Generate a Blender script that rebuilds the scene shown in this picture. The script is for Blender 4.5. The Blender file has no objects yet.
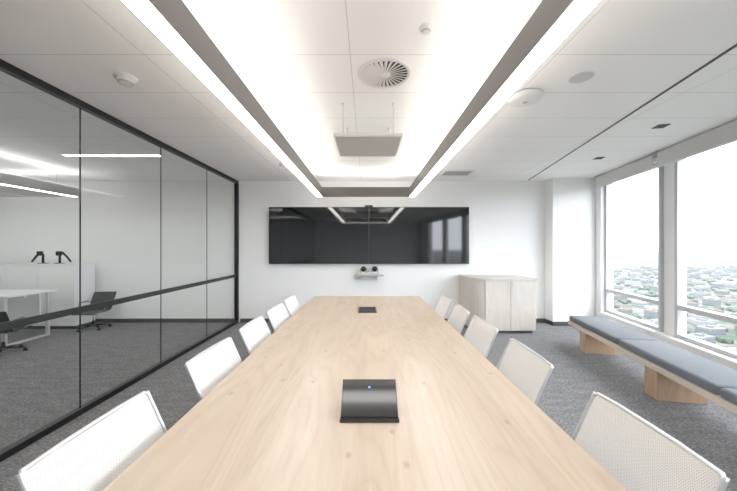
import bpy, bmesh, math, random
from mathutils import Vector, Matrix
random.seed(7)
scene = bpy.context.scene
C = scene.collection
PI = math.pi
F = 310.0
CH = 1.44            # camera height
CEIL = 2.70
TH = math.atan(0.188)
cT, sT = math.cos(TH), math.sin(TH)

# ------------------------------------------------------------------ materials
def newmat(name):
    m = bpy.data.materials.new(name); m.use_nodes = True
    nt = m.node_tree
    b = nt.nodes['Principled BSDF']
    return m, nt, b

def pm(name, col, rough=0.5, metal=0.0, noise=0.0, nscale=30, bump=0.0, spec=0.5, emit=None, estr=0):
    m, nt, b = newmat(name)
    b.inputs['Base Color'].default_value = (*col, 1)
    b.inputs['Roughness'].default_value = rough
    b.inputs['Metallic'].default_value = metal
    b.inputs['Specular IOR Level'].default_value = spec
    if emit:
        b.inputs['Emission Color'].default_value = (*emit, 1)
        b.inputs['Emission Strength'].default_value = estr
    if noise > 0 or bump > 0:
        tc = nt.nodes.new('ShaderNodeTexCoord')
        n = nt.nodes.new('ShaderNodeTexNoise'); n.inputs['Scale'].default_value = nscale
        n.inputs['Detail'].default_value = 4
        nt.links.new(tc.outputs['Object'], n.inputs['Vector'])
        if noise > 0:
            r = nt.nodes.new('ShaderNodeMapRange')
            r.inputs['To Min'].default_value = 1 - noise; r.inputs['To Max'].default_value = 1 + noise
            nt.links.new(n.outputs['Fac'], r.inputs['Value'])
            mx = nt.nodes.new('ShaderNodeVectorMath'); mx.operation = 'SCALE'
            mx.inputs[0].default_value = col
            nt.links.new(r.outputs['Result'], mx.inputs['Scale'])
            nt.links.new(mx.outputs['Vector'], b.inputs['Base Color'])
        if bump > 0:
            bp = nt.nodes.new('ShaderNodeBump'); bp.inputs['Strength'].default_value = bump
            bp.inputs['Distance'].default_value = 0.002
            nt.links.new(n.outputs['Fac'], bp.inputs['Height'])
            nt.links.new(bp.outputs['Normal'], b.inputs['Normal'])
    return m

def glassmat(name, tint, refl=1.0, rough=0.0, base=0.025):
    m = bpy.data.materials.new(name); m.use_nodes = True
    nt = m.node_tree; nt.nodes.clear()
    out = nt.nodes.new('ShaderNodeOutputMaterial')
    tr = nt.nodes.new('ShaderNodeBsdfTransparent'); tr.inputs['Color'].default_value = (*tint, 1)
    gl = nt.nodes.new('ShaderNodeBsdfGlossy'); gl.inputs['Roughness'].default_value = rough
    gl.inputs['Color'].default_value = (refl, refl, refl, 1)
    lw = nt.nodes.new('ShaderNodeLayerWeight'); lw.inputs['Blend'].default_value = 0.5
    pw = nt.nodes.new('ShaderNodeMath'); pw.operation = 'POWER'; pw.inputs[1].default_value = 5.0
    nt.links.new(lw.outputs['Facing'], pw.inputs[0])
    ad = nt.nodes.new('ShaderNodeMath'); ad.operation = 'MULTIPLY_ADD'; ad.inputs[1].default_value = 0.85; ad.inputs[2].default_value = base
    nt.links.new(pw.outputs[0], ad.inputs[0])
    mx = nt.nodes.new('ShaderNodeMixShader')
    nt.links.new(ad.outputs[0], mx.inputs['Fac'])
    nt.links.new(tr.outputs[0], mx.inputs[1]); nt.links.new(gl.outputs[0], mx.inputs[2])
    nt.links.new(mx.outputs[0], out.inputs['Surface'])
    return m

def woodmat(name, light, dark, axis='Y', rough=0.35, plank=0.0, sc=1.0):
    m, nt, b = newmat(name)
    N = nt.nodes.new; L = nt.links.new
    tc = N('ShaderNodeTexCoord')
    mp = N('ShaderNodeMapping')
    s = {'Y': (1*sc, 0.15*sc, 1*sc), 'Z': (1*sc, 1*sc, 0.16*sc), 'X': (0.16*sc, 1*sc, 1*sc)}[axis]
    mp.inputs['Scale'].default_value = s
    L(tc.outputs['Object'], mp.inputs['Vector'])
    n1 = N('ShaderNodeTexNoise'); n1.inputs['Scale'].default_value = 7.0; n1.inputs['Detail'].default_value = 7
    n1.inputs['Roughness'].default_value = 0.66; n1.inputs['Distortion'].default_value = 1.2
    L(mp.outputs['Vector'], n1.inputs['Vector'])
    n2 = N('ShaderNodeTexNoise'); n2.inputs['Scale'].default_value = 3.2; n2.inputs['Detail'].default_value = 2
    n2.inputs['Distortion'].default_value = 0.5
    L(mp.outputs['Vector'], n2.inputs['Vector'])
    mu = N('ShaderNodeMath'); mu.operation = 'MULTIPLY'; mu.inputs[1].default_value = 34
    L(n2.outputs['Fac'], mu.inputs[0])
    fc = N('ShaderNodeMath'); fc.operation = 'PINGPONG'; fc.inputs[1].default_value = 1.0
    L(mu.outputs[0], fc.inputs[0])
    pw = N('ShaderNodeMath'); pw.operation = 'POWER'; pw.inputs[1].default_value = 2.5
    L(fc.outputs[0], pw.inputs[0])
    mp3 = N('ShaderNodeMapping')
    mp3.inputs['Scale'].default_value = {'Y': (80, 3.0, 80), 'Z': (80, 80, 3.0), 'X': (3.0, 80, 80)}[axis]
    L(tc.outputs['Object'], mp3.inputs['Vector'])
    n3 = N('ShaderNodeTexNoise'); n3.inputs['Scale'].default_value = 1.6; n3.inputs['Detail'].default_value = 3
    L(mp3.outputs['Vector'], n3.inputs['Vector'])
    a1 = N('ShaderNodeMath'); a1.operation = 'MULTIPLY'; a1.inputs[1].default_value = 0.18
    L(pw.outputs[0], a1.inputs[0])
    a2 = N('ShaderNodeMath'); a2.operation = 'MULTIPLY_ADD'; a2.inputs[1].default_value = 0.9
    L(n1.outputs['Fac'], a2.inputs[0]); L(a1.outputs[0], a2.inputs[2])
    a3 = N('ShaderNodeMath'); a3.operation = 'MULTIPLY_ADD'; a3.inputs[1].default_value = 0.28
    L(n3.outputs['Fac'], a3.inputs[0]); L(a2.outputs[0], a3.inputs[2])
    rp = N('ShaderNodeMapRange'); rp.inputs['From Min'].default_value = 0.42; rp.inputs['From Max'].default_value = 1.0
    L(a3.outputs[0], rp.inputs['Value'])
    mix = N('ShaderNodeMix'); mix.data_type = 'RGBA'
    mix.inputs['A'].default_value = (*light, 1); mix.inputs['B'].default_value = (*dark, 1)
    L(rp.outputs['Result'], mix.inputs['Factor'])
    col = mix.outputs['Result']
    if plank:
        sx = N('ShaderNodeSeparateXYZ'); L(tc.outputs['Object'], sx.inputs[0])
        dv = N('ShaderNodeMath'); dv.operation = 'DIVIDE'; dv.inputs[1].default_value = plank
        L(sx.outputs['X'], dv.inputs[0])
        fl = N('ShaderNodeMath'); fl.operation = 'FLOOR'; L(dv.outputs[0], fl.inputs[0])
        wn = N('ShaderNodeTexWhiteNoise'); wn.noise_dimensions = '1D'; L(fl.outputs[0], wn.inputs['W'])
        r2 = N('ShaderNodeMapRange'); r2.inputs['To Min'].default_value = 0.94; r2.inputs['To Max'].default_value = 1.03
        L(wn.outputs['Value'], r2.inputs['Value'])
        sc2 = N('ShaderNodeVectorMath'); sc2.operation = 'SCALE'
        L(col, sc2.inputs[0]); L(r2.outputs['Result'], sc2.inputs['Scale'])
        mk = N('ShaderNodeMapping'); mk.inputs['Scale'].default_value = (1, .6, 1); L(tc.outputs['Object'], mk.inputs['Vector'])
        vk = N('ShaderNodeTexVoronoi'); vk.inputs['Scale'].default_value = 5.0; vk.voronoi_dimensions = '2D'
        L(mk.outputs['Vector'], vk.inputs['Vector'])
        rk = N('ShaderNodeMapRange'); rk.inputs['From Min'].default_value = 0.0; rk.inputs['From Max'].default_value = 0.075
        rk.inputs['To Min'].default_value = 0.75; rk.inputs['To Max'].default_value = 0.0
        L(vk.outputs['Distance'], rk.inputs['Value'])
        sk = N('ShaderNodeSeparateColor'); L(vk.outputs['Color'], sk.inputs[0])
        gk = N('ShaderNodeMath'); gk.operation = 'GREATER_THAN'; gk.inputs[1].default_value = 0.45; L(sk.outputs[0], gk.inputs[0])
        pk = N('ShaderNodeMath'); pk.operation = 'MULTIPLY'; L(rk.outputs['Result'], pk.inputs[0]); L(gk.outputs[0], pk.inputs[1])
        mk2 = N('ShaderNodeMix'); mk2.data_type = 'RGBA'; mk2.inputs['B'].default_value = (dark[0]*.62, dark[1]*.54, dark[2]*.47, 1)
        L(pk.outputs[0], mk2.inputs['Factor']); L(sc2.outputs['Vector'], mk2.inputs['A'])
        col = mk2.outputs['Result']
    L(col, b.inputs['Base Color'])
    b.inputs['Roughness'].default_value = rough
    bp = N('ShaderNodeBump'); bp.inputs['Strength'].default_value = 0.05; bp.inputs['Distance'].default_value = 0.001
    L(n3.outputs['Fac'], bp.inputs['Height']); L(bp.outputs['Normal'], b.inputs['Normal'])
    return m

def ceilingmat():
    m, nt, b = newmat('ceiling_tiles')
    N = nt.nodes.new; L = nt.links.new
    g = N('ShaderNodeNewGeometry'); s = N('ShaderNodeSeparateXYZ'); L(g.outputs['Position'], s.inputs[0])
    def line(out, off, per, w):
        a = N('ShaderNodeMath'); a.operation = 'ADD'; a.inputs[1].default_value = -off + per*40 + per/2
        L(out, a.inputs[0])
        mo = N('ShaderNodeMath'); mo.operation = 'MODULO'; mo.inputs[1].default_value = per; L(a.outputs[0], mo.inputs[0])
        su = N('ShaderNodeMath'); su.operation = 'SUBTRACT'; su.inputs[1].default_value = per/2; L(mo.outputs[0], su.inputs[0])
        ab = N('ShaderNodeMath'); ab.operation = 'ABSOLUTE'; L(su.outputs[0], ab.inputs[0])
        lt = N('ShaderNodeMath'); lt.operation = 'LESS_THAN'; lt.inputs[1].default_value = w; L(ab.outputs[0], lt.inputs[0])
        return lt.outputs[0]
    mx = N('ShaderNodeMath'); mx.operation = 'MAXIMUM'
    L(line(s.outputs['X'], -0.11, 1.35, 0.003), mx.inputs[0]); L(line(s.outputs['Y'], 2.03, 0.5, 0.003), mx.inputs[1])
    mix = N('ShaderNodeMix'); mix.data_type = 'RGBA'
    mix.inputs['A'].default_value = (0.91, 0.90, 0.885, 1); mix.inputs['B'].default_value = (0.60, 0.59, 0.58, 1)
    L(mx.outputs[0], mix.inputs['Factor']); L(mix.outputs['Result'], b.inputs['Base Color'])
    b.inputs['Roughness'].default_value = 0.85
    return m

def carpetmat():
    m, nt, b = newmat('carpet_loop_pile')
    N = nt.nodes.new; L = nt.links.new
    tc = N('ShaderNodeTexCoord')
    mp = N('ShaderNodeMapping'); mp.inputs['Scale'].default_value = (36, 110, 1)
    L(tc.outputs['Object'], mp.inputs['Vector'])
    n1 = N('ShaderNodeTexNoise'); n1.inputs['Scale'].default_value = 1.0; n1.inputs['Detail'].default_value = 5; n1.inputs['Roughness'].default_value = 0.75
    L(mp.outputs['Vector'], n1.inputs['Vector'])
    mp2 = N('ShaderNodeMapping'); mp2.inputs['Scale'].default_value = (5, 16, 1)
    L(tc.outputs['Object'], mp2.inputs['Vector'])
    n2 = N('ShaderNodeTexNoise'); n2.inputs['Scale'].default_value = 1.0; n2.inputs['Detail'].default_value = 3
    L(mp2.outputs['Vector'], n2.inputs['Vector'])
    ma = N('ShaderNodeMath'); ma.operation = 'MULTIPLY_ADD'; ma.inputs[1].default_value = 0.16; ma.inputs[2].default_value = -0.08
    L(n2.outputs['Fac'], ma.inputs[0])
    ad = N('ShaderNodeMath'); ad.operation = 'ADD'; L(ma.outputs[0], ad.inputs[0]); L(n1.outputs['Fac'], ad.inputs[1])
    cr = N('ShaderNodeValToRGB')
    e = cr.color_ramp.elements
    e[0].position = 0.33; e[0].color = (0.045, 0.048, 0.056, 1)
    e[1].position = 0.68; e[1].color = (0.36, 0.345, 0.335, 1)
    e2 = cr.color_ramp.elements.new(0.5); e2.color = (0.135, 0.137, 0.145, 1)
    L(ad.outputs[0], cr.inputs[0]); L(cr.outputs[0], b.inputs['Base Color'])
    b.inputs['Roughness'].default_value = 0.95
    b.inputs['Specular IOR Level'].default_value = 0.1
    bp = N('ShaderNodeBump'); bp.inputs['Strength'].default_value = 0.2; bp.inputs['Distance'].default_value = 0.003
    L(n1.outputs['Fac'], bp.inputs['Height']); L(bp.outputs['Normal'], b.inputs['Normal'])
    return m

def meshfabric():
    m = bpy.data.materials.new('white_mesh'); m.use_nodes = True
    nt = m.node_tree; b = nt.nodes['Principled BSDF']; N = nt.nodes.new; L = nt.links.new
    b.inputs['Base Color'].default_value = (0.81, 0.79, 0.765, 1); b.inputs['Roughness'].default_value = 0.6
    tc = N('ShaderNodeTexCoord')
    ck = N('ShaderNodeTexChecker'); ck.inputs['Scale'].default_value = 320
    L(tc.outputs['Object'], ck.inputs['Vector'])
    mr = N('ShaderNodeMapRange'); mr.inputs['To Min'].default_value = 0.5; mr.inputs['To Max'].default_value = 0.94
    L(ck.outputs['Fac'], mr.inputs['Value'])
    L(mr.outputs['Result'], b.inputs['Alpha'])
    return m

CS = 0.21   # city colours scaled down so they don't wash out at the raised exposure
def citymat(name, cols, scale, haze=True):
    m, nt, b = newmat(name); N = nt.nodes.new; L = nt.links.new
    g = N('ShaderNodeNewGeometry')
    v = N('ShaderNodeTexVoronoi'); v.inputs['Scale'].default_value = scale
    L(g.outputs['Position'], v.inputs['Vector'])
    s = N('ShaderNodeSeparateColor'); L(v.outputs['Color'], s.inputs[0])
    cr = N('ShaderNodeValToRGB'); cr.color_ramp.interpolation = 'CONSTANT'
    els = cr.color_ramp.elements
    for i, c in enumerate(cols):
        if i < 2: e = els[i]; e.position = i/len(cols)
        else: e = els.new(i/len(cols))
        e.color = (c[0]*CS, c[1]*CS, c[2]*CS, 1)
    L(s.outputs[0], cr.inputs[0])
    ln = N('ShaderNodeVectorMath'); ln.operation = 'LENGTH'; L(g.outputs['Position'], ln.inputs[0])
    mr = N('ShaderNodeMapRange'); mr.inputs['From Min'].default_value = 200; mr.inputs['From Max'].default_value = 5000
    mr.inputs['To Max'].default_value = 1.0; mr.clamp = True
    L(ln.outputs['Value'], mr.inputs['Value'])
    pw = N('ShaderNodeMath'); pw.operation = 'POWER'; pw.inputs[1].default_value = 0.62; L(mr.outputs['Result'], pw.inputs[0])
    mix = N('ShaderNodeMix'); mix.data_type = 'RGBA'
    L(pw.outputs[0], mix.inputs['Factor']); L(cr.outputs[0], mix.inputs['A']); mix.inputs['B'].default_value = (0.17, 0.183, 0.192, 1)  # pale haze painted into the base colour, stronger with distance from the room
    L(mix.outputs['Result'], b.inputs['Base Color']); b.inputs['Roughness'].default_value = 1.0
    b.inputs['Specular IOR Level'].default_value = 0.0
    return m

M = {}
M['wall'] = pm('painted_wall', (0.85, 0.85, 0.845), 0.8, noise=0.01, nscale=3)
M['ceil'] = ceilingmat()
M['carpet'] = carpetmat()
M['base'] = pm('dark_skirting', (0.05, 0.05, 0.055), 0.5)
M['black'] = pm('black_powdercoat', (0.006, 0.006, 0.007), 0.45, spec=0.3)
M['blackmatte'] = pm('black_matte', (0.012, 0.012, 0.013), 0.7)
M['bronze'] = pm('dark_anodised', (0.098, 0.086, 0.082), 0.5, 0.1)
M['led'] = pm('led_diffuser', (1, 1, 1), 0.5, emit=(1.0, 0.975, 0.94), estr=5)
M['ledup'] = pm('led_uplight', (1, 1, 1), 0.5, emit=(1.0, 0.945, 0.875), estr=9.5)
M['led2'] = pm('led_office', (1, 1, 1), 0.5, emit=(1.0, 0.98, 0.96), estr=3.5)
M['glassp'] = glassmat('partition_glass', (0.945, 0.965, 0.955), 0.85, base=0.02)
M['glassw'] = glassmat('window_glass', (0.97, 0.985, 0.99), 0.9)
M['table'] = woodmat('pale_oak_veneer', (0.645, 0.515, 0.395), (0.455, 0.335, 0.235), 'Y', 0.28, plank=0.3)
M['cab'] = woodmat('limed_oak', (0.62, 0.57, 0.51), (0.47, 0.42, 0.365), 'Z', 0.5)
M['block'] = woodmat('warm_oak', (0.48, 0.31, 0.185), (0.32, 0.19, 0.105), 'Z', 0.5)
M['slab'] = woodmat('bench_oak', (0.64, 0.55, 0.46), (0.50, 0.41, 0.33), 'Y', 0.5)
M['cush'] = pm('blue_grey_wool', (0.115, 0.128, 0.150), 0.9, noise=0.25, nscale=220, bump=0.3)
M['screen'] = pm('black_screen_glass', (0.004, 0.005, 0.006), 0.05, spec=0.6)
M['panelglass'] = pm('touch_glass', (0.003, 0.003, 0.004), 0.09, spec=0.35)
M['bezel'] = pm('dark_bezel', (0.012, 0.012, 0.013), 0.3)
M['silver'] = pm('silver_edge', (0.7, 0.7, 0.71), 0.3, 0.9)
M['alu'] = pm('polished_aluminium', (0.72, 0.72, 0.73), 0.22, 0.95)
M['whitem'] = pm('white_frame', (0.64, 0.64, 0.65), 0.3, 0.6)
M['mesh'] = meshfabric()
M['plastic'] = pm('white_plastic', (0.74, 0.74, 0.73), 0.4)
M['greypl'] = pm('grey_plastic', (0.38, 0.38, 0.38), 0.5)
M['panel'] = pm('fabric_white_panel', (0.54, 0.54, 0.53), 0.7, noise=0.03, nscale=200)
M['winframe'] = pm('grey_window_frame', (0.46, 0.47, 0.48), 0.4, 0.1)
M['blind'] = pm('blind_fabric', (0.54, 0.53, 0.515), 0.8, noise=0.03, nscale=300)
M['blue'] = pm('blue_led', (0.02, 0.05, 0.9), 0.4, emit=(0.03, 0.12, 1.0), estr=1.5)
M['darkseat'] = pm('black_fabric', (0.02, 0.02, 0.022), 0.85, noise=0.1, nscale=150)
M['desk'] = pm('white_laminate', (0.74, 0.74, 0.74), 0.4)
M['wire'] = pm('steel_wire', (0.25, 0.25, 0.25), 0.4, 0.8)
M['lens'] = pm('lens_glass', (0.005, 0.005, 0.01), 0.05)
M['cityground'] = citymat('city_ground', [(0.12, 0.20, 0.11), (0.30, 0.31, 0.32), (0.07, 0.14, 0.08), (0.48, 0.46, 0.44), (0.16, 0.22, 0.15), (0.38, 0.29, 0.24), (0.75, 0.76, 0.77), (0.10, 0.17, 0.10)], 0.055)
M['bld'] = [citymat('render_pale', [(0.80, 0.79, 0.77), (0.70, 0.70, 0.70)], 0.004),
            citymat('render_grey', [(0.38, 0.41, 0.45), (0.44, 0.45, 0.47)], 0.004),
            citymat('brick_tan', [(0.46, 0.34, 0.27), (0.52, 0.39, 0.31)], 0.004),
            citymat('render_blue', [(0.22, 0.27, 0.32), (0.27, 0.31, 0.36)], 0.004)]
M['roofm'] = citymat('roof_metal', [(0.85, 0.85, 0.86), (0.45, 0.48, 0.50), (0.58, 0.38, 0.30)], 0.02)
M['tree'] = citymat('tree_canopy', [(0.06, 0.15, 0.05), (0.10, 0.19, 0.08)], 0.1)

# ------------------------------------------------------------------ geometry
class MB:
    def __init__(s): s.b = bmesh.new()
    def box(s, x0, x1, y0, y1, z0, z1, bev=0.0, seg=2):
        t = bmesh.new()
        vs = [t.verts.new(p) for p in ((x0,y0,z0),(x1,y0,z0),(x1,y1,z0),(x0,y1,z0),(x0,y0,z1),(x1,y0,z1),(x1,y1,z1),(x0,y1,z1))]
        for f in ((3,2,1,0),(4,5,6,7),(0,1,5,4),(1,2,6,5),(2,3,7,6),(3,0,4,7)): t.faces.new([vs[i] for i in f])
        if bev: bmesh.ops.bevel(t, geom=t.edges[:], offset=bev, segments=seg, affect='EDGES', profile=0.5)
        s.join(t); return s
    def sheet(s, x, y0, y1, z0, z1):
        t = bmesh.new(); t.faces.new([t.verts.new(p) for p in ((x,y0,z0),(x,y1,z0),(x,y1,z1),(x,y0,z1))]); s.join(t); return s
    def join(s, t, mat=None):
        if mat: bmesh.ops.transform(t, matrix=mat, verts=t.verts[:])
        mp = {v: s.b.verts.new(v.co) for v in t.verts}
        for f in t.faces:
            try:
                nf = s.b.faces.new([mp[v] for v in f.verts]); nf.smooth = f.smooth
            except ValueError: pass
        t.free()
    def prism(s, poly, z0, z1, bev=0.0):
        t = bmesh.new(); n = len(poly)
        a = [t.verts.new((p[0], p[1], z0)) for p in poly]; c = [t.verts.new((p[0], p[1], z1)) for p in poly]
        t.faces.new(a[::-1]); t.faces.new(c)
        for i in range(n): t.faces.new((a[i], a[(i+1) % n], c[(i+1) % n], c[i]))
        bmesh.ops.recalc_face_normals(t, faces=t.faces[:])
        if bev: bmesh.ops.bevel(t, geom=t.edges[:], offset=bev, segments=2, affect='EDGES')
        s.join(t); return s
    def lathe(s, prof, c=(0,0,0), n=32, axis='Z', smooth=True):
        t = bmesh.new(); rings = []
        for r, z in prof:
            if r < 1e-6: rings.append([t.verts.new((0, 0, z))])
            else: rings.append([t.verts.new((r*math.cos(2*PI*i/n), r*math.sin(2*PI*i/n), z)) for i in range(n)])
        for a, d in zip(rings, rings[1:]):
            for i in range(n):
                j = (i+1) % n
                if len(a) == 1 and len(d) == 1: continue
                if len(a) == 1: f = t.faces.new((a[0], d[i], d[j]))
                elif len(d) == 1: f = t.faces.new((a[i], a[j], d[0]))
                else: f = t.faces.new((a[i], a[j], d[j], d[i]))
                f.smooth = smooth
        bmesh.ops.recalc_face_normals(t, faces=t.faces[:])
        m = Matrix.Translation(c)
        if axis == 'Y': m = m @ Matrix.Rotation(-PI/2, 4, 'X')
        if axis == 'X': m = m @ Matrix.Rotation(PI/2, 4, 'Y')
        s.join(t, m); return s
    def tube(s, pts, r, n=10, closed=False, flat=None):
        pts = [Vector(p) for p in pts]; N = len(pts); t = bmesh.new(); rings = []
        up = None
        for i, p in enumerate(pts):
            if i == 0: d = pts[1]-pts[0]
            elif i == N-1: d = pts[-1]-pts[-2]
            else: d = (pts[i+1]-pts[i]).normalized() + (pts[i]-pts[i-1]).normalized()
            d.normalize()
            if up is None:
                up = Vector((0,1,0)) if abs(d.y) < 0.9 else Vector((1,0,0))
            side = d.cross(up).normalized(); up2 = side.cross(d).normalized(); up = up2
            rr = r[i] if isinstance(r, (list, tuple)) else r
            ra, rb = (rr, rr) if not flat else (rr*flat[0], rr*flat[1])
            rings.append([t.verts.new(p + side*(ra*math.cos(2*PI*k/n)) + up2*(rb*math.sin(2*PI*k/n))) for k in range(n)])
        for a, c in zip(rings, rings[1:]):
            for k in range(n):
                f = t.faces.new((a[k], a[(k+1) % n], c[(k+1) % n], c[k])); f.smooth = True
        t.faces.new(rings[0][::-1]); t.faces.new(rings[-1])
        bmesh.ops.recalc_face_normals(t, faces=t.faces[:])
        s.join(t); return s
    def build(s, name, mat, parent=None, loc=(0,0,0), origin=(0,0,0), rotz=0):
        if origin != (0,0,0): bmesh.ops.translate(s.b, verts=s.b.verts[:], vec=(-origin[0], -origin[1], -origin[2]))
        me = bpy.data.meshes.new(name); s.b.to_mesh(me); s.b.free()
        me.materials.append(mat)
        o = bpy.data.objects.new(name, me); C.objects.link(o)
        o.location = loc; o.rotation_euler = (0, 0, rotz)
        if parent: o.parent = parent
        return o

def thing(name, label, cat, loc=(0,0,0), rotz=0, group=None):
    o = bpy.data.objects.new(name, None); C.objects.link(o); o.empty_display_size = 0.1
    o.location = loc; o.rotation_euler = (0, 0, rotz)
    o['label'] = label; o['category'] = cat
    if group: o['group'] = group
    return o
def tag(o, label, cat, group=None):
    o['label'] = label; o['category'] = cat
    if group: o['group'] = group
    return o
def struct(o, label=None):
    o['kind'] = 'structure'
    if label: o['label'] = label
    return o
def sthing(name, loc=(0,0,0), rotz=0):
    o = bpy.data.objects.new(name, None); C.objects.link(o); o.location = loc; o.rotation_euler = (0,0,rotz)
    o['kind'] = 'structure'; return o
def copy_tree(o, parent=None):
    c = o.copy(); C.objects.link(c)
    if parent: c.parent = parent
    for ch in list(o.children): copy_tree(ch, c)
    return c
def wl(d, s, z=0.0): return (s*sT + d*cT, s*cT - d*sT, z)   # window-side frame -> world

# ------------------------------------------------------------------ room shell
Y1 = 5.92; YB = -3.0; XL = -7.8
def xr(Y, c=3.12): return c + 0.188*Y
poly = [(XL, YB), (xr(YB, 3.3), YB), (xr(Y1+.1, 3.3), Y1+.1), (XL, Y1+.1)]
struct(MB().prism(poly, -0.12, 0.0).build('floor', M['carpet']), 'grey mottled loop pile carpet')
poly = [(XL, YB), (xr(YB, 3.38), YB), (xr(Y1+.2, 3.38), Y1+.2), (XL, Y1+.2)]
struct(MB().prism(poly, CEIL, CEIL+.12).build('ceiling', M['ceil']), 'white tiled ceiling')
m = MB(); m.box(XL, 4.6, Y1, Y1+.15, 0, CEIL)
m.box(3.40, 4.35, 5.67, Y1, 0, CEIL)
struct(m.build('wall_far', M['wall']), 'white end wall')
struct(MB().box(XL, 3.0, YB-.15, YB, 0, CEIL).build('wall_near', M['wall']))
struct(MB().box(XL-.15, XL, YB, Y1, 0, CEIL).build('wall_office', M['wall']))
# window wall in rotated frame
WZ0, WZ1 = 0.29, 2.60
WD0, WD1 = 3.066, 3.26
wins = [(4.854, 6.178), (3.25, 4.616), (1.65, 3.01), (0.05, 1.41), (-1.55, -0.19)]
m = MB(); m.box(WD0, WD1, -3.3, 6.6, 0, WZ0); m.box(WD0, WD1, -3.3, 6.6, WZ1, CEIL)
edges = [(6.178, 6.6)] + [(wins[i+1][1], wins[i][0]) for i in range(4)] + [(-3.3, -1.55)]
for i, (a, b) in enumerate(edges):
    if i in (0, 5): m.box(WD0, WD1, a, b, WZ0, WZ1)
    else: m.box(WD0+.10, WD1, a, b, WZ0, WZ1)
struct(m.build('wall_right', M['wall'], rotz=-TH), 'white wall around the windows')
for i, (a, b) in enumerate(wins):
    w = sthing('window_%d' % (i+1), wl(WD0, (a+b)/2, WZ0), -TH)
    L_ = (b-a)/2; H = WZ1-WZ0; tz = 0.68-WZ0
    m = MB(); x0, x1 = 0.06, 0.15
    m.box(x0, x1, -L_, -L_+.045, 0, H, .004); m.box(x0, x1, L_-.045, L_, 0, H, .004)
    m.box(x0, x1, -L_+.045, L_-.045, 0, .05, .004); m.box(x0, x1, -L_+.045, L_-.045, H-.05, H, .004)
    m.build('window_frame', M['winframe'], w)
    MB().box(x0-.005, x1, -L_+.045, L_-.045, tz-.03, tz+.03, .004).build('transom', M['winframe'], w)
    MB().sheet(.10, -L_+.04, L_-.04, .05, tz-.03).build('pane', M['glassw'], w)
    MB().sheet(.10, -L_+.04, L_-.04, tz+.03, H-.05).build('pane', M['glassw'], w)
    MB().box(-.03, .06, -L_-.02, L_+.02, -.025, .003, .003).build('window_sill', M['wall'], w)
# ceiling track slot beside the windows
o = MB().box(1.94*cT-.012, 1.94*cT+.012, -3.0, 6.3, CEIL-.004, CEIL+.001).build('trim_1', M['black'], rotz=-TH)
struct(o, 'narrow black slot in the ceiling')
# baseboards
struct(MB().box(-2.42, 3.40, Y1-.012, Y1, 0, .075).build('baseboard_far', M['base']))
m = MB(); m.box(3.388, 3.40, 5.658, Y1-.012, 0, .075); m.box(3.388, 4.15, 5.658, 5.67, 0, .075)
struct(m.build('baseboard_column', M['base']))
struct(MB().box(-7.8, -2.54, Y1-.012, Y1, 0, .075).build('baseboard_office', M['base']))
struct(MB().box(WD0-.012, WD0, -3.2, 5.95, 0, .075).build('baseboard_right', M['base'], rotz=-TH))

# glass partition
g = sthing('wall_left', (-2.48, 0, 0))
GX = -2.48
ys = [-2.64, -1.58, -0.5, 0.56, 1.62, 2.68, 3.73, 4.80, 5.87]
m = MB(); m.box(-.03, .03, YB, Y1, CEIL-.055, CEIL, .002); m.box(-.03, .03, YB, Y1, 0.0, .05, .002); m.box(-.035, .035, 5.87, Y1, .05, CEIL-.055, .002)
m.build('frame', M['black'], g)
for y in ys[:-1]: MB().box(-.005, .005, y-.003, y+.003, .05, CEIL-.055).build('glazing_joint', M['black'], g)
prev = YB
for y in ys:
    MB().sheet(0, prev+.005, y-.005, .05, CEIL-.055).build('glass_pane', M['glassp'], g)
    MB().box(-.006, .006, prev+.005, y-.005, .87, .925).build('safety_band', M['black'], g)
    prev = y

# ------------------------------------------------------------------ ceiling fittings
def ring(cx, name, label, down, up, body):
    t = thing(name, label, 'pendant light', (cx, 3.05, 2.29))
    xi, xo, y0i, y1i, w, h = .73, .835, -2.16, 2.12, .105, .15
    def ringbox(m, a, z0, z1, far=True):  # a = inset
        m.box(-xo+a, -xi-a, y0i-w+a, y1i+w-a, z0, z1); m.box(xi+a, xo-a, y0i-w+a, y1i+w-a, z0, z1)
        m.box(-xi-a, xi+a, y0i-w+a, y0i-a, z0, z1)
        if far: m.box(-xi-a, xi+a, y1i+a, y1i+w-a, z0, z1)
        return m
    ringbox(MB(), 0, 0.003, h).build('housing', body, t)
    ringbox(MB(), .008, 0, .0028, False).build('diffuser', down, t)
    ringbox(MB(), .02, h+.0005, h+.003).build('uplight', up, t)
    for sx in (-1, 1):
        for y in (-1.7, 0.1, 1.9):
            MB().tube([(sx*.78, y, h), (sx*.78, y, 2.70-2.29)], .0012, 6).build('suspension_wire', M['wire'], t)
    return t
ring(-.02, 'pendant_light', 'large rectangular linear pendant hanging over the long meeting table', M['led'], M['ledup'], M['bronze'])
ring(-5.74, 'pendant_light', 'rectangular linear pendant in the next room behind the glass', M['led2'], M['led2'], M['greypl'])
def recessed(x, y, label):
    t = thing('ceiling_light', label, 'ceiling light', (x, y, CEIL))
    m = MB(); m.box(-.66, .66, -.05, -.04, -.008, 0); m.box(-.66, .66, .04, .05, -.008, 0); m.box(-.66, -.65, -.04, .04, -.008, 0); m.box(.65, .66, -.04, .04, -.008, 0)
    m.build('frame', M['plastic'], t); MB().box(-.65, .65, -.04, .04, -.005, -.0005).build('diffuser', M['ledup'], t)
recessed(-3.49, 4.25, 'recessed linear ceiling light in the next room behind the glass')
recessed(-3.49, 1.20, 'unseen recessed linear ceiling light added to brighten the next room, nearer the camera')  # extra fitting out of view, added to lift the dim next room
recessed(-3.49, -1.40, 'unseen recessed linear ceiling light added to brighten the next room, behind the camera')  # second added fitting, also out of view, for more light next door

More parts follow.
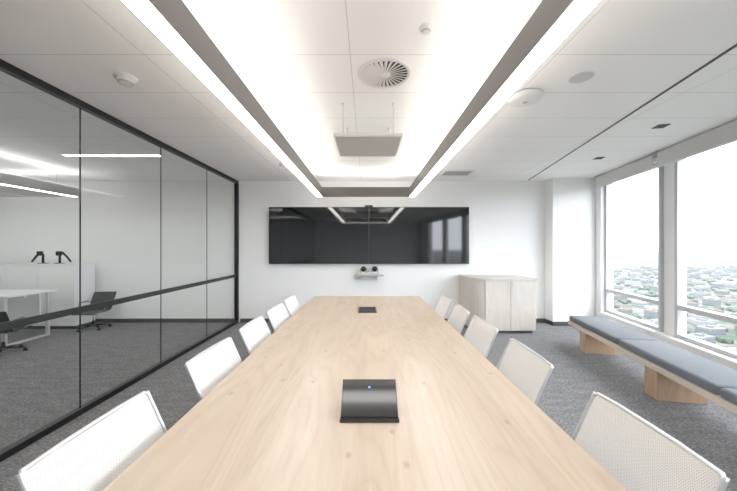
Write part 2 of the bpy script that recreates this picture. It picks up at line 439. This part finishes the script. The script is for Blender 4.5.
# swirl diffuser
t = thing('air_diffuser', 'round swirl air diffuser with radial blades in the ceiling', 'air vent', (.13, 2.26, CEIL))
MB().lathe([(.165, -.002), (.172, -.008), (.195, -.006), (.200, 0)], n=48).build('rim', M['plastic'], t)
MB().lathe([(0, -.001), (.168, -.001)], n=48).build('backing', M['blackmatte'], t)
m = MB(); nb = 28
for i in range(nb):
    a = 2*PI*i/nb; tb = bmesh.new()
    w0, w1 = .0042, .0115
    pts = [(.035, -w0, -.006), (.035, w0, -.003), (.168, w1, -.003), (.168, -w1, -.012)]
    vs = [tb.verts.new(p) for p in pts] + [tb.verts.new((p[0], p[1], p[2]+.0018)) for p in pts]
    for f in ((0,1,2,3),(7,6,5,4),(0,4,5,1),(1,5,6,2),(2,6,7,3),(3,7,4,0)): tb.faces.new([vs[k] for k in f])
    bmesh.ops.recalc_face_normals(tb, faces=tb.faces[:])
    m.join(tb, Matrix.Rotation(a, 4, 'Z'))
m.build('blades', M['plastic'], t)
MB().lathe([(0, -.012), (.03, -.011), (.038, -.004), (.038, -.001)], n=32).build('hub', M['plastic'], t)

# hanging microphone panel
t = thing('microphone_panel', 'square white ceiling microphone panel hung on thin wires above table', 'ceiling panel', (0.01, 3.0, 2.40))
MB().box(-.30, .30, -.30, .30, .004, .035, .006).build('housing', M['plastic'], t)
MB().box(-.285, .285, -.285, .285, 0, .0045).build('grille', M['panel'], t)
for sx in (-1, 1):
    for sy in (-1, 1):
        MB().tube([(sx*.22, sy*.28, .035), (sx*.22, sy*.28, .296)], .0018, 6).build('suspension_wire', M['wire'], t)
        MB().lathe([(0, .285), (.012, .287), (.012, .3)], (sx*.22, sy*.28, 0), 12).build('ceiling_cup', M['plastic'], t)

def detector(x, y, r, name, label, cat, kind='dome'):
    t = thing(name, label, cat, (x, y, CEIL))
    if kind == 'dome':
        MB().lathe([(0, -.1*r-.002), (r, -.12*r-.004), (r, 0)], n=32).build('base_plate', M['plastic'], t)
        MB().lathe([(0, -.75*r), (.35*r, -.73*r), (.6*r, -.6*r), (.75*r, -.3*r), (.78*r, -.12*r)], n=32).build('dome', M['plastic'], t)
        MB().lathe([(.55*r, -.66*r), (.62*r, -.62*r), (.66*r, -.52*r), (.60*r, -.5*r)], n=32).build('sensing_slot', M['greypl'], t)
    elif kind == 'ap':
        MB().lathe([(0, -.062), (.6*r, -.060), (.88*r, -.050), (r, -.030), (r, -.012), (r*.9, -.010)], n=40).build('shell', M['plastic'], t)
        MB().lathe([(r*.85, -.011), (r*.85, 0)], n=40).build('mounting_plate', M['greypl'], t)
        MB().lathe([(0, -.064), (.14*r, -.0635), (.16*r, -.060)], n=24).build('status_button', M['greypl'], t)
    else:
        MB().lathe([(r*.9, -.004), (r, -.005), (r, 0)], n=40).build('rim', M['plastic'], t)
        MB().lathe([(0, -.003), (r*.9, -.004)], n=40).build('grille', M['panel'], t)
    return t
detector(-1.79, 2.30, .075, 'smoke_detector', 'white domed smoke detector on the ceiling beside the glass wall', 'smoke detector')
detector(.34, 1.78, .04, 'motion_sensor', 'small round white sensor on the ceiling inside the rectangular pendant', 'sensor')
detector(1.31, 2.57, .13, 'wireless_access_point', 'white domed wireless access point on the ceiling right of pendant', 'access point', 'ap')
detector(1.59, 2.30, .085, 'ceiling_speaker', 'flat round grey ceiling speaker beside the white domed access point', 'speaker', 'flat')
detector(-1.29, 4.70, .05, 'ceiling_sprinkler', 'small round ceiling sprinkler near the far end of the pendant', 'sprinkler')
for (px, py) in ((661, 126), (599, 158)):
    Y = F*(CEIL-CH)/(247-py); X = (px-367)*Y/F
    lab = 'small square black downlight nearer the camera, above the window bench' if px > 640 else 'small square black downlight farther away, near the white column'
    t = thing('downlight', lab, 'downlight', (X, Y, CEIL), -TH, 'square black downlights by the windows')
    m = MB(); m.box(-.055, .055, -.055, -.043, -.006, 0); m.box(-.055, .055, .043, .055, -.006, 0); m.box(-.055, -.043, -.043, .043, -.006, 0); m.box(.043, .055, -.043, .043, -.006, 0)
    m.build('trim_frame', M['black'], t)
    MB().box(-.043, .043, -.043, .043, -.003, -.0005).build('baffle', M['blackmatte'], t)
    MB().lathe([(0, -.006), (.022, -.0055), (.026, -.003)], n=20).build('lamp', M['lens'], t)
t = thing('air_grille', 'grey linear air grille in ceiling near the end wall', 'air vent', (1.53, 5.28, CEIL))
m = MB(); m.box(-.24, .24, -.17, -.15, -.008, 0); m.box(-.24, .24, .15, .17, -.008, 0); m.box(-.24, -.22, -.15, .15, -.008, 0); m.box(.22, .24, -.15, .15, -.008, 0)
m.build('frame', M['plastic'], t)
m = MB()
for k in range(11): m.box(-.22, .22, -.145+k*.028, -.133+k*.028, -.007, -.002)
m.build('louvres', M['greypl'], t); MB().box(-.22, .22, -.15, .15, -.0015, -.0005).build('backing', M['blackmatte'], t)

# roller blinds
bl = [(4.745, 6.19), (3.13, 4.70), (1.53, 3.10), (-0.07, 1.50), (-1.67, -0.10)]
bdesc = ['roller blind over the farthest window beside the white column', 'roller blind over the second window from the white column',
         'roller blind over the third window from the white column', 'roller blind over the fourth window from the white column', 'roller blind over the fifth window from the white column']
for (a, b), lab in zip(bl, bdesc):
    t = thing('roller_blind', 'rolled up pale grey ' + lab, 'blind', wl(3.01, (a+b)/2, 2.47), -TH, 'roller blinds along the windows')
    L_ = (b-a)/2
    MB().tube([(0, -L_+.02, .19), (0, L_-.02, .19)], .032, 16).build('roller_tube', M['blind'], t)
    MB().box(-.034, -.031, -L_+.025, L_-.025, .012, .19).build('blind_fabric', M['blind'], t)
    MB().box(-.040, -.026, -L_+.022, L_-.022, 0, .018, .004).build('hem_bar', M['silver'], t)
    for e in (-1, 1): MB().box(-.03, .04, e*L_-.008-.002*e, e*L_+.002-.002*e, .15, .23, .002).build('bracket', M['greypl'], t)
    m = MB(); m.tube([(-.005, -L_+.012, .19), (-.005, -L_+.012, -.9)], .002, 6); m.build('pull_chain', M['plastic'], t)

# ------------------------------------------------------------------ displays on end wall
def display(x0, x1, lab):
    cx = (x0+x1)/2; hw = (x1-x0)/2
    t = thing('wall_display', lab, 'screen', (cx, 5.84, 1.12), 0, 'pair of wall displays')
    MB().box(-hw, hw, .004, .055, 0, 1.075, .002).build('housing', M['bezel'], t)
    m = MB(); m.box(-hw, hw, -.001, .004, 0, .010); m.box(-hw, hw, -.001, .004, 1.067, 1.075); m.box(-hw, -hw+.005, -.001, .004, .010, 1.067); m.box(hw-.005, hw, -.001, .004, .010, 1.067)
    m.build('bezel', M['bezel'], t)
    MB().box(-hw+.005, hw-.005, -.0008, .004, .010, 1.067).build('screen', M['screen'], t)
    MB().box(-.3, .3, .055, .08, .25, .8).build('wall_bracket', M['black'], t)
display(-1.849, .0345, 'large black glossy wall display, the left one of the pair')
display(.0355, 1.925, 'large black glossy wall display, the right one of the pair')
# small camera on top of the displays
t = thing('webcam', 'small black camera clipped over the seam on top of displays', 'camera', (.035, 5.86, 2.1955))
MB().box(-.075, .075, -.045, .02, .0, .03, .006).build('body', M['black'], t)
MB().lathe([(0, .012), (.011, .010), (.013, 0)], (0, -.046, .015), 16, 'Y').build('lens', M['lens'], t)
MB().box(-.03, .03, -.03, -.0, -.0005, .003).build('clip', M['silver'], t)
# shelf + dual camera
t = thing('wall_shelf', 'small grey wall shelf under the displays', 'shelf', (.04, Y1, .90))
MB().box(-.27, .27, -.22, 0, 0, .022, .004).build('shelf_board', M['greypl'], t)
for sx in (-1, 1): MB().prism([(sx*.15-.006, -.16), (sx*.15+.006, -.16), (sx*.15+.006, 0), (sx*.15-.006, 0)], -.07, 0).build('bracket', M['silver'], t)
t = thing('conference_camera', 'black twin lens conference camera on the small wall shelf', 'camera', (.04, 5.82, .922))
MB().box(-.2, .2, -.05, .05, 0, .035, .008).build('base', M['silver'], t)
for sx in (-1, 1):
    h = MB().lathe([(0, -.05), (.03, -.048), (.048, -.02), (.05, .01), (.045, .035), (.03, .05), (0, .055)], (sx*.105, 0, .105), 24).build('camera_head', M['black'], t)
    MB().lathe([(0, .012), (.02, .010), (.024, 0)], (sx*.105, -.046, .105), 20, 'Y').build('lens', M['lens'], h)
    for e in (-1, 1):
        xa = sx*.105+e*.053
        MB().box(xa-.005, xa+.005, -.015, .015, .03, .12, .002).build('yoke_arm', M['black'], t)

# ------------------------------------------------------------------ storage cabinet
t = thing('storage_cabinet', 'low pale timber storage cabinet with curved left end beside the wall', 'cabinet', (2.3, 5.5, 0))
def loc(p): return (p[0]-2.3, p[1]-5.5)
B, Cc, D = (1.96, 5.15), (2.80, 5.15), (2.80, 5.90)
def foot(e, f):   # e grows the outline, f moves the front
    arc = []
    ax, ay, bx_, by_ = 1.757-e, 5.56, 1.96, 5.15-f
    for k in range(9):
        a = PI + (PI/2)*k/8
        arc.append((bx_ + (bx_-ax)*math.cos(a), ay + (ay-by_)*math.sin(a)))
    return [loc(p) for p in [(ax, 5.90)] + arc + [(Cc[0]+e, Cc[1]-f), (D[0]+e, D[1])]]
MB().prism(foot(-.03, -.04), 0, .05).build('plinth', M['base'], t)
MB().prism(foot(0, 0), .05, .885).build('body', M['cab'], t)
MB().prism(foot(.012, .026), .885, .915, .002).build('top', M['cab'], t)
n_ = 2; wdt = (Cc[0]-B[0])/n_
for k in range(n_):
    x0 = B[0]+k*wdt+.003-2.3; x1 = B[0]+(k+1)*wdt-.003-2.3
    dr = MB().box(x0, x1, B[1]-.02-5.5, B[1]-.0005-5.5, .055, .875, .002).build('door', M['cab'], t)
    hx = x1-.04 if k == 0 else x0+.025
    MB().box(hx, hx+.012, B[1]-.026-5.5, B[1]-.0205-5.5, .74, .86, .001).build('finger_pull', M['cab'], dr)

# ------------------------------------------------------------------ table
TZ = 0.74
t = thing('meeting_table', 'long pale oak meeting table running the length of the room', 'table', (-.005, 2.34, 0))
hw, hl, r = .757, 2.09, .03
poly = []
for (cx, cy, a0) in ((hw-r, hl-r, 0), (-hw+r, hl-r, 90), (-hw+r, -hl+r, 180), (hw-r, -hl+r, 270)):
    for k in range(6):
        a = math.radians(a0+k*18); poly.append((cx+r*math.cos(a), cy+r*math.sin(a)))
MB().prism(poly, TZ-.035, TZ, .003).build('tabletop', M['table'], t)
for y in (-1.45, 0, 1.45):
    MB().box(-.15, .15, y-.28, y+.28, .012, TZ-.06, .006).build('pedestal', M['table'], t)
    MB().box(-.17, .17, y-.30, y+.30, 0, .012).build('foot_plate', M['black'], t)
MB().box(-.20, .20, -1.9, 1.9, TZ-.06, TZ-.035).build('underframe', M['black'], t)

# touch panel
t = thing('touch_panel', 'tilted black glossy touch panel standing on the near end of table', 'touch panel', (0.01, 1.24, TZ))
tilt = math.radians(40.8); Lp = .160
def tl(m):  # tilt around x through front foot
    bmesh.ops.rotate(m.b, verts=m.b.verts[:], cent=(0, 0, 0), matrix=Matrix.Rotation(tilt, 3, 'X'))
    bmesh.ops.translate(m.b, verts=m.b.verts[:], vec=(0, 0, .016)); return m
tl(MB().box(-.116, .116, 0, Lp, -.014, 0, .003)).build('housing', M['black'], t)
tl(MB().box(-.113, .113, .004, Lp-.004, .0, .0015)).build('screen', M['panelglass'], t)
tl(MB().box(-.004, .004, Lp-.040, Lp-.034, .0015, .0022)).build('status_light', M['blue'], t)
m = MB(); cs, sn = math.cos(tilt), math.sin(tilt)
tb = bmesh.new()
pr = [(0.004, .0), (.135, .0), (Lp*cs-.005, Lp*sn-.004), (.012, .004)]
a = [tb.verts.new((-.105, p[0], p[1])) for p in pr]; b_ = [tb.verts.new((.105, p[0], p[1])) for p in pr]
tb.faces.new(a); tb.faces.new(b_[::-1])
for i in range(4): tb.faces.new((a[i], b_[i], b_[(i+1) % 4], a[(i+1) % 4]))
bmesh.ops.recalc_face_normals(tb, faces=tb.faces[:]); m.join(tb)
m.build('stand', M['blackmatte'], t)
MB().box(-.119, .119, -.008, .012, 0, .014, .002).build('front_foot', M['bezel'], t)

# cable box
t = thing('cable_box', 'dark flush power and data box set in the far half of tabletop', 'power outlet', (.005, 3.45, TZ))
m = MB(); m.box(-.10, .10, -.16, -.148, 0, .005); m.box(-.10, .10, .148, .16, 0, .005); m.box(-.10, -.09, -.148, .148, 0, .005); m.box(.09, .10, -.148, .148, 0, .005)
m.build('frame', M['bezel'], t)
MB().box(-.089, .089, -.147, .06, 0, .004).build('lid', M['black'], t)
MB().box(-.089, .089, .064, .147, 0, .002).build('brush_strip', M['blackmatte'], t)

# ------------------------------------------------------------------ mesh chairs
def smoothprof(pts, n=4):
    out = []
    P = [Vector((p[0], 0, p[1])) for p in pts]
    for i in range(len(P)-1):
        p0 = P[max(i-1, 0)]; p1 = P[i]; p2 = P[i+1]; p3 = P[min(i+2, len(P)-1)]
        for k in range(n):
            u = k/n
            out.append(0.5*((2*p1)+(-p0+p2)*u+(2*p0-5*p1+4*p2-p3)*u*u+(-p0+3*p1-3*p2+p3)*u**3))
    out.append(P[-1]); return out
prof = smoothprof([(-.255, .405), (-.24, .437), (-.12, .45), (.06, .435), (.165, .44), (.215, .485), (.25, .57), (.295, .69), (.345, .80), (.375, .865)])
HWC = .225
def sling(pr, sag=.012):
    t_ = bmesh.new(); rows = []; K = 8
    for p in pr:
        rows.append([t_.verts.new((p.x, -HWC+2*HWC*k/K, p.z - 0)) for k in range(K+1)])
    for a, c in zip(rows, rows[1:]):
        for k in range(K):
            f = t_.faces.new((a[k], a[k+1], c[k+1], c[k])); f.smooth = True
    m = MB(); m.join(t_); return m
def make_chair(name, cat, frame_m, fab_m, arm_m, base_m, label, group, five=5):
    t = thing(name, label, cat, (0,0,0), 0, group)
    split = 17
    s = sling(prof[:split+1]).build('seat', fab_m, t)
    b = sling(prof[split:]).build('backrest', fab_m, t)
    for sy in (-1, 1):
        MB().tube([(p.x, sy*HWC, p.z) for p in prof], .009, 10, flat=(1.0, .7)).build('side_rail', frame_m, t)
    px, pz = prof[-1].x, prof[-1].z
    MB().tube([(px-.006, -HWC, pz-.012), (px+.003, -HWC+.012, pz), (px+.008, -.1, pz+.002), (px+.009, 0, pz+.002), (px+.008, .1, pz+.002), (px+.003, HWC-.012, pz), (px-.006, HWC, pz-.012)], .007, 10).build('top_rail', frame_m, t)
    MB().tube([(.285, -HWC, .60), (.315, -.12, .60), (.325, 0, .60), (.315, .12, .60), (.285, HWC, .60)], .009, 8).build('stretcher', M['alu'], t)
    m = MB(); m.tube([(.05, -HWC, .425), (.05, -.08, .39), (.05, .08, .39), (.05, HWC, .425)], .012, 8); m.tube([(-.12, -HWC, .44), (-.09, -.06, .39), (-.09, .06, .39), (-.12, HWC, .44)], .012, 8); m.box(-.11, .08, -.06, .06, .36, .40, .008)
    m.build('seat_mount', M['alu'], t)
    for sy in (-1, 1):
        y = sy*.25
        a = MB().tube([(.275, sy*.228, .62), (.24, y, .645), (.18, y, .655), (-.0, y, .655), (-.04, y, .64), (-.055, y, .60), (-.045, y, .50), (-.03, sy*.235, .445)], .009, 8, flat=(1, 1.3)).build('armrest', M['alu'], t)
        MB().box(-.03, .20, y-.018, y+.018, .660, .674, .006).build('arm_pad', arm_m, a)
    MB().lathe([(.014, .20), (.014, .36)], n=16).build('gas_lift', M['alu'], t)
    MB().lathe([(.025, .07), (.027, .10), (.022, .21), (.014, .215)], n=16).build('column', base_m, t)
    bs = MB()
    for k in range(five):
        an = 2*PI*k/five + .3
        c_, s_ = math.cos(an), math.sin(an)
        bs.tube([(0, 0, .095), (.12*c_, .12*s_, .09), (.28*c_, .28*s_, .068)], [.022, .018, .011], 8)
    base = bs.build('star_base', base_m, t)
    for k in range(five):
        an = 2*PI*k/five + .3; c_, s_ = math.cos(an)*.28, math.sin(an)*.28
        m = MB(); m.lathe([(0, -.011), (.026, -.010), (.027, 0), (.026, .010), (0, .011)], (c_, s_-.014, .027), 14, 'Y'); m.lathe([(0, -.009), (.026, -.008), (.026, .008), (0, .009)], (c_, s_+.014, .027), 14, 'Y')
        m.box(c_-.012, c_+.012, s_-.004, s_+.004, .02, .064)
        m.build('castor', M['black'], base)
    return t
cp = make_chair('mesh_chair', 'chair', M['whitem'], M['mesh'], M['black'], M['alu'], '', 'white mesh chairs along the table')
cyl_ = [1.005, 1.73, 2.365, 2.95, 3.52]
ordn = ['nearest the camera', 'second from the camera', 'third from the camera', 'fourth from the camera', 'fifth and farthest from the camera']
first = True
for side in (1, -1):
    for i, y in enumerate(cyl_):
        c = cp if first else copy_tree(cp); first = False
        jit = random.uniform(-.04, .04)
        c.location = (side*.525 - (.0 if side > 0 else -.02), y, 0)
        c.rotation_euler = (0, 0, (0 if side > 0 else PI) + jit)
        c['label'] = 'white mesh chair on the %s side of table, %s' % ('window' if side > 0 else 'glass wall', ordn[i])

# ------------------------------------------------------------------ window bench
d0, d1 = 2.113, 2.56
t = thing('window_bench', 'long low timber window bench on oak blocks', 'bench', wl((d0+d1)/2, 2.6, 0), -TH)
MB().box(-.224, .224, -2.55, 2.55, .28, .335, .004).build('seat_board', M['slab'], t)
for s0 in (4.67, 3.36, 2.05, .74, -.0):
    MB().box(-.20, .20, s0-2.6, s0-2.6+.17, 0, .28, .003).build('leg', M['block'], t)
sp = [5.15, 3.94, 2.73, 1.52, .31]
cdesc = ['first from the white column', 'second from the white column', 'third from the white column', 'fourth from the white column']
for k in range(4):
    a, b = sp[k+1]+.012, sp[k]-.012
    m = MB(); m.box(-.218, .218, -(b-a)/2, (b-a)/2, 0, .08, .024, 4)
    for f in m.b.faces: f.smooth = True
    cu = thing('seat_cushion', 'blue grey bench cushion, ' + cdesc[k], 'cushion', wl((d0+d1)/2, (a+b)/2, .335), -TH, 'cushions on the window bench')
    m.build('pad', M['cush'], cu)
    m = MB()
    for z in (.014, .066):
        q = [(-.216, -(b-a)/2+.02, z), (-.216, (b-a)/2-.02, z)]; m.tube(q, .0035, 6)
        q = [(-.20, -(b-a)/2+.003, z), (.20, -(b-a)/2+.003, z)]; m.tube(q, .0035, 6)
    m.build('piping', M['cush'], cu)

# ------------------------------------------------------------------ next room
t = thing('storage_unit', 'low white storage unit behind the desk in the next room', 'cabinet', (-6.3, 5.62, 0))
MB().box(-1.2, 1.2, -.2, .2, .06, 1.12, .003).build('body', M['desk'], t)
MB().box(-1.18, 1.18, -.17, .18, 0, .06).build('plinth', M['base'], t)
MB().box(-1.21, 1.21, -.225, .21, 1.12, 1.145, .003).build('top', M['desk'], t)
for k in range(4): 
    dd = MB().box(-1.2+.6*k+.003, -.6+.6*k-.003, -.218, -.2005, .065, 1.11, .002).build('door', M['desk'], t)
    MB().box(-.65+.6*k, -.64+.6*k, -.228, -.218, .8, .95, .001).build('handle', M['silver'], dd)
for (x, e, lab) in ((-5.80, -1, 'black angled device on the white storage unit, left one of two'), (-5.50, 1, 'black angled device on the white storage unit, right one of two')):
    t = thing('monitor_arm', lab, 'monitor arm', (x, 5.55, 1.145), 0, 'black devices on the storage unit')
    MB().lathe([(0, .012), (.07, .010), (.075, 0)], n=24).build('base', M['black'], t)
    MB().tube([(0, 0, .01), (0, 0, .16), (e*.05, 0, .20)], .018, 8).build('post', M['black'], t)
    MB().tube([(e*.04, 0, .20), (e*.12, 0, .13), (e*.20, 0, .03)], [.022, .018, .016], 8).build('arm', M['black'], t)
    MB().box(e*.02-.05, e*.02+.05, -.05, -.02, .14, .22, .008).build('head', M['black'], t)
t = thing('office_desk', 'white office desk seen through the glass wall', 'desk', (-6.1, 4.75, 0))
MB().box(-1.0, 1.0, -.35, .35, .715, .74, .003).build('desktop', M['desk'], t)
MB().box(-.87, .87, .20, .22, .30, .70).build('modesty_panel', M['desk'], t)
for sx in (-1, 1):
    m = MB(); m.box(sx*.9-.02, sx*.9+.02, -.32, .32, 0, .03, .003); m.box(sx*.9-.02, sx*.9+.02, -.32, -.28, .03, .715, .003); m.box(sx*.9-.02, sx*.9+.02, .28, .32, .03, .715, .003)
    m.build('leg_frame', M['whitem'], t)
MB().box(-.87, .87, -.02, .02, .66, .70).build('crossbar', M['whitem'], t)
oc = make_chair('office_chair', 'chair', M['black'], M['darkseat'], M['black'], M['black'], '', 'black office chairs in the next room')
oc.location = (-4.82, 5.46, 0); oc.rotation_euler = (0, 0, 1.7); oc.scale = (.82, .82, .70)
oc['label'] = 'black office chair at the right end of the white desk, behind glass'
oc2 = copy_tree(oc); oc2.location = (-4.95, 4.22, 0); oc2.rotation_euler = (0, 0, -1.2)
oc2['label'] = 'black office chair on the near side of the white desk, behind glass'

# ------------------------------------------------------------------ outside: city far below
GZ = -110
m = MB(); t_ = bmesh.new()
bmesh.ops.create_circle(t_, cap_ends=True, segments=64, radius=12000); m.join(t_)
struct(m.build('ground_city', M['cityground'], loc=(0, 0, GZ)), 'city with painted haze spread out far below the windows')
protos = []
def mkb(w, d, h, mt):
    m = MB(); m.box(-w/2, w/2, -d/2, d/2, 0, h)
    nb = max(1, int(h/3.6))
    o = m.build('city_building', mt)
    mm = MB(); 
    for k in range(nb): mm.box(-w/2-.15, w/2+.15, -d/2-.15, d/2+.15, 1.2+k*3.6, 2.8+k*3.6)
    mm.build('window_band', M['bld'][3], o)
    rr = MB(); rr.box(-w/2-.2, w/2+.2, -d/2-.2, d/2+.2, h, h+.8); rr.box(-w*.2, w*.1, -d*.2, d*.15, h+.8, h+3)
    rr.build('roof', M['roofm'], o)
    return o
for (w, d, h, k) in ((20, 14, 6, 0), (25, 16, 8, 1), (15, 13, 6, 2), (30, 20, 7, 0), (19, 17, 12, 1), (16, 14, 9, 0)): protos.append(mkb(w, d, h, M['bld'][k]))
used = set(); n = 0; placed = []
tries = 0
while n < 240 and tries < 9000:
    tries += 1
    Y = 170*math.exp(random.uniform(0, 2.3)); ra = random.uniform(.66, 1.45); X = Y*ra
    if any((X-a)**2+(Y-b)**2 < (40+.010*Y)**2 for a, b in placed): continue
    placed.append((X, Y)); k = random.randrange(6)
    o = protos[k] if k not in used else copy_tree(protos[k])
    used.add(k)
    o.location = (X, Y, GZ); o.rotation_euler = (0, 0, random.choice((.2, .3, 1.2, 1.8)))
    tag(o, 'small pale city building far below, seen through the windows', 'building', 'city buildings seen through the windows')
    n += 1
for k in range(6):
    if k not in used:
        for ch in list(protos[k].children): bpy.data.objects.remove(ch)
        bpy.data.objects.remove(protos[k])
m = MB()
for k in range(1800):
    Y = 160*math.exp(random.uniform(0, 2.3)); X = Y*random.uniform(.62, 1.5)
    if any((X-a)**2+(Y-b)**2 < 29**2 for a, b in placed): continue
    t_ = bmesh.new(); bmesh.ops.create_icosphere(t_, subdivisions=1, radius=random.uniform(3.5, 7))
    m.join(t_, Matrix.Translation((X, Y, GZ+3)) @ Matrix.Diagonal((1.2, 1.2, .8, 1)))
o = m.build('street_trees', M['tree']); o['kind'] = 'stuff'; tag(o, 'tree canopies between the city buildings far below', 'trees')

# ------------------------------------------------------------------ light
w = bpy.data.worlds.new('World'); scene.world = w; w.use_nodes = True
nt = w.node_tree; bg = nt.nodes['Background']
tc = nt.nodes.new('ShaderNodeTexCoord'); sp_ = nt.nodes.new('ShaderNodeSeparateXYZ'); nt.links.new(tc.outputs['Generated'], sp_.inputs[0])
cr = nt.nodes.new('ShaderNodeValToRGB'); cr.color_ramp.elements[0].position = 0.0; cr.color_ramp.elements[0].color = (0.80, 0.88, 0.96, 1)
cr.color_ramp.elements[1].position = 0.5; cr.color_ramp.elements[1].color = (0.94, 0.97, 1.0, 1)
nt.links.new(sp_.outputs['Z'], cr.inputs[0]); nt.links.new(cr.outputs[0], bg.inputs['Color'])
bg.inputs['Strength'].default_value = 3.8
scene.view_settings.view_transform = 'Standard'
scene.view_settings.exposure = 1.42
scene.view_settings.gamma = 1.27

# ------------------------------------------------------------------ camera
cam = bpy.data.cameras.new('Camera'); co = bpy.data.objects.new('Camera', cam); C.objects.link(co)
co.location = (0, 0, CH); co.rotation_euler = (PI/2, 0, 0)
cam.sensor_fit = 'HORIZONTAL'; cam.sensor_width = 36; cam.lens = F/737*36
cam.shift_x = 1.5/737; cam.shift_y = 1.5/737
cam.clip_start = 0.02; cam.clip_end = 20000
scene.camera = co
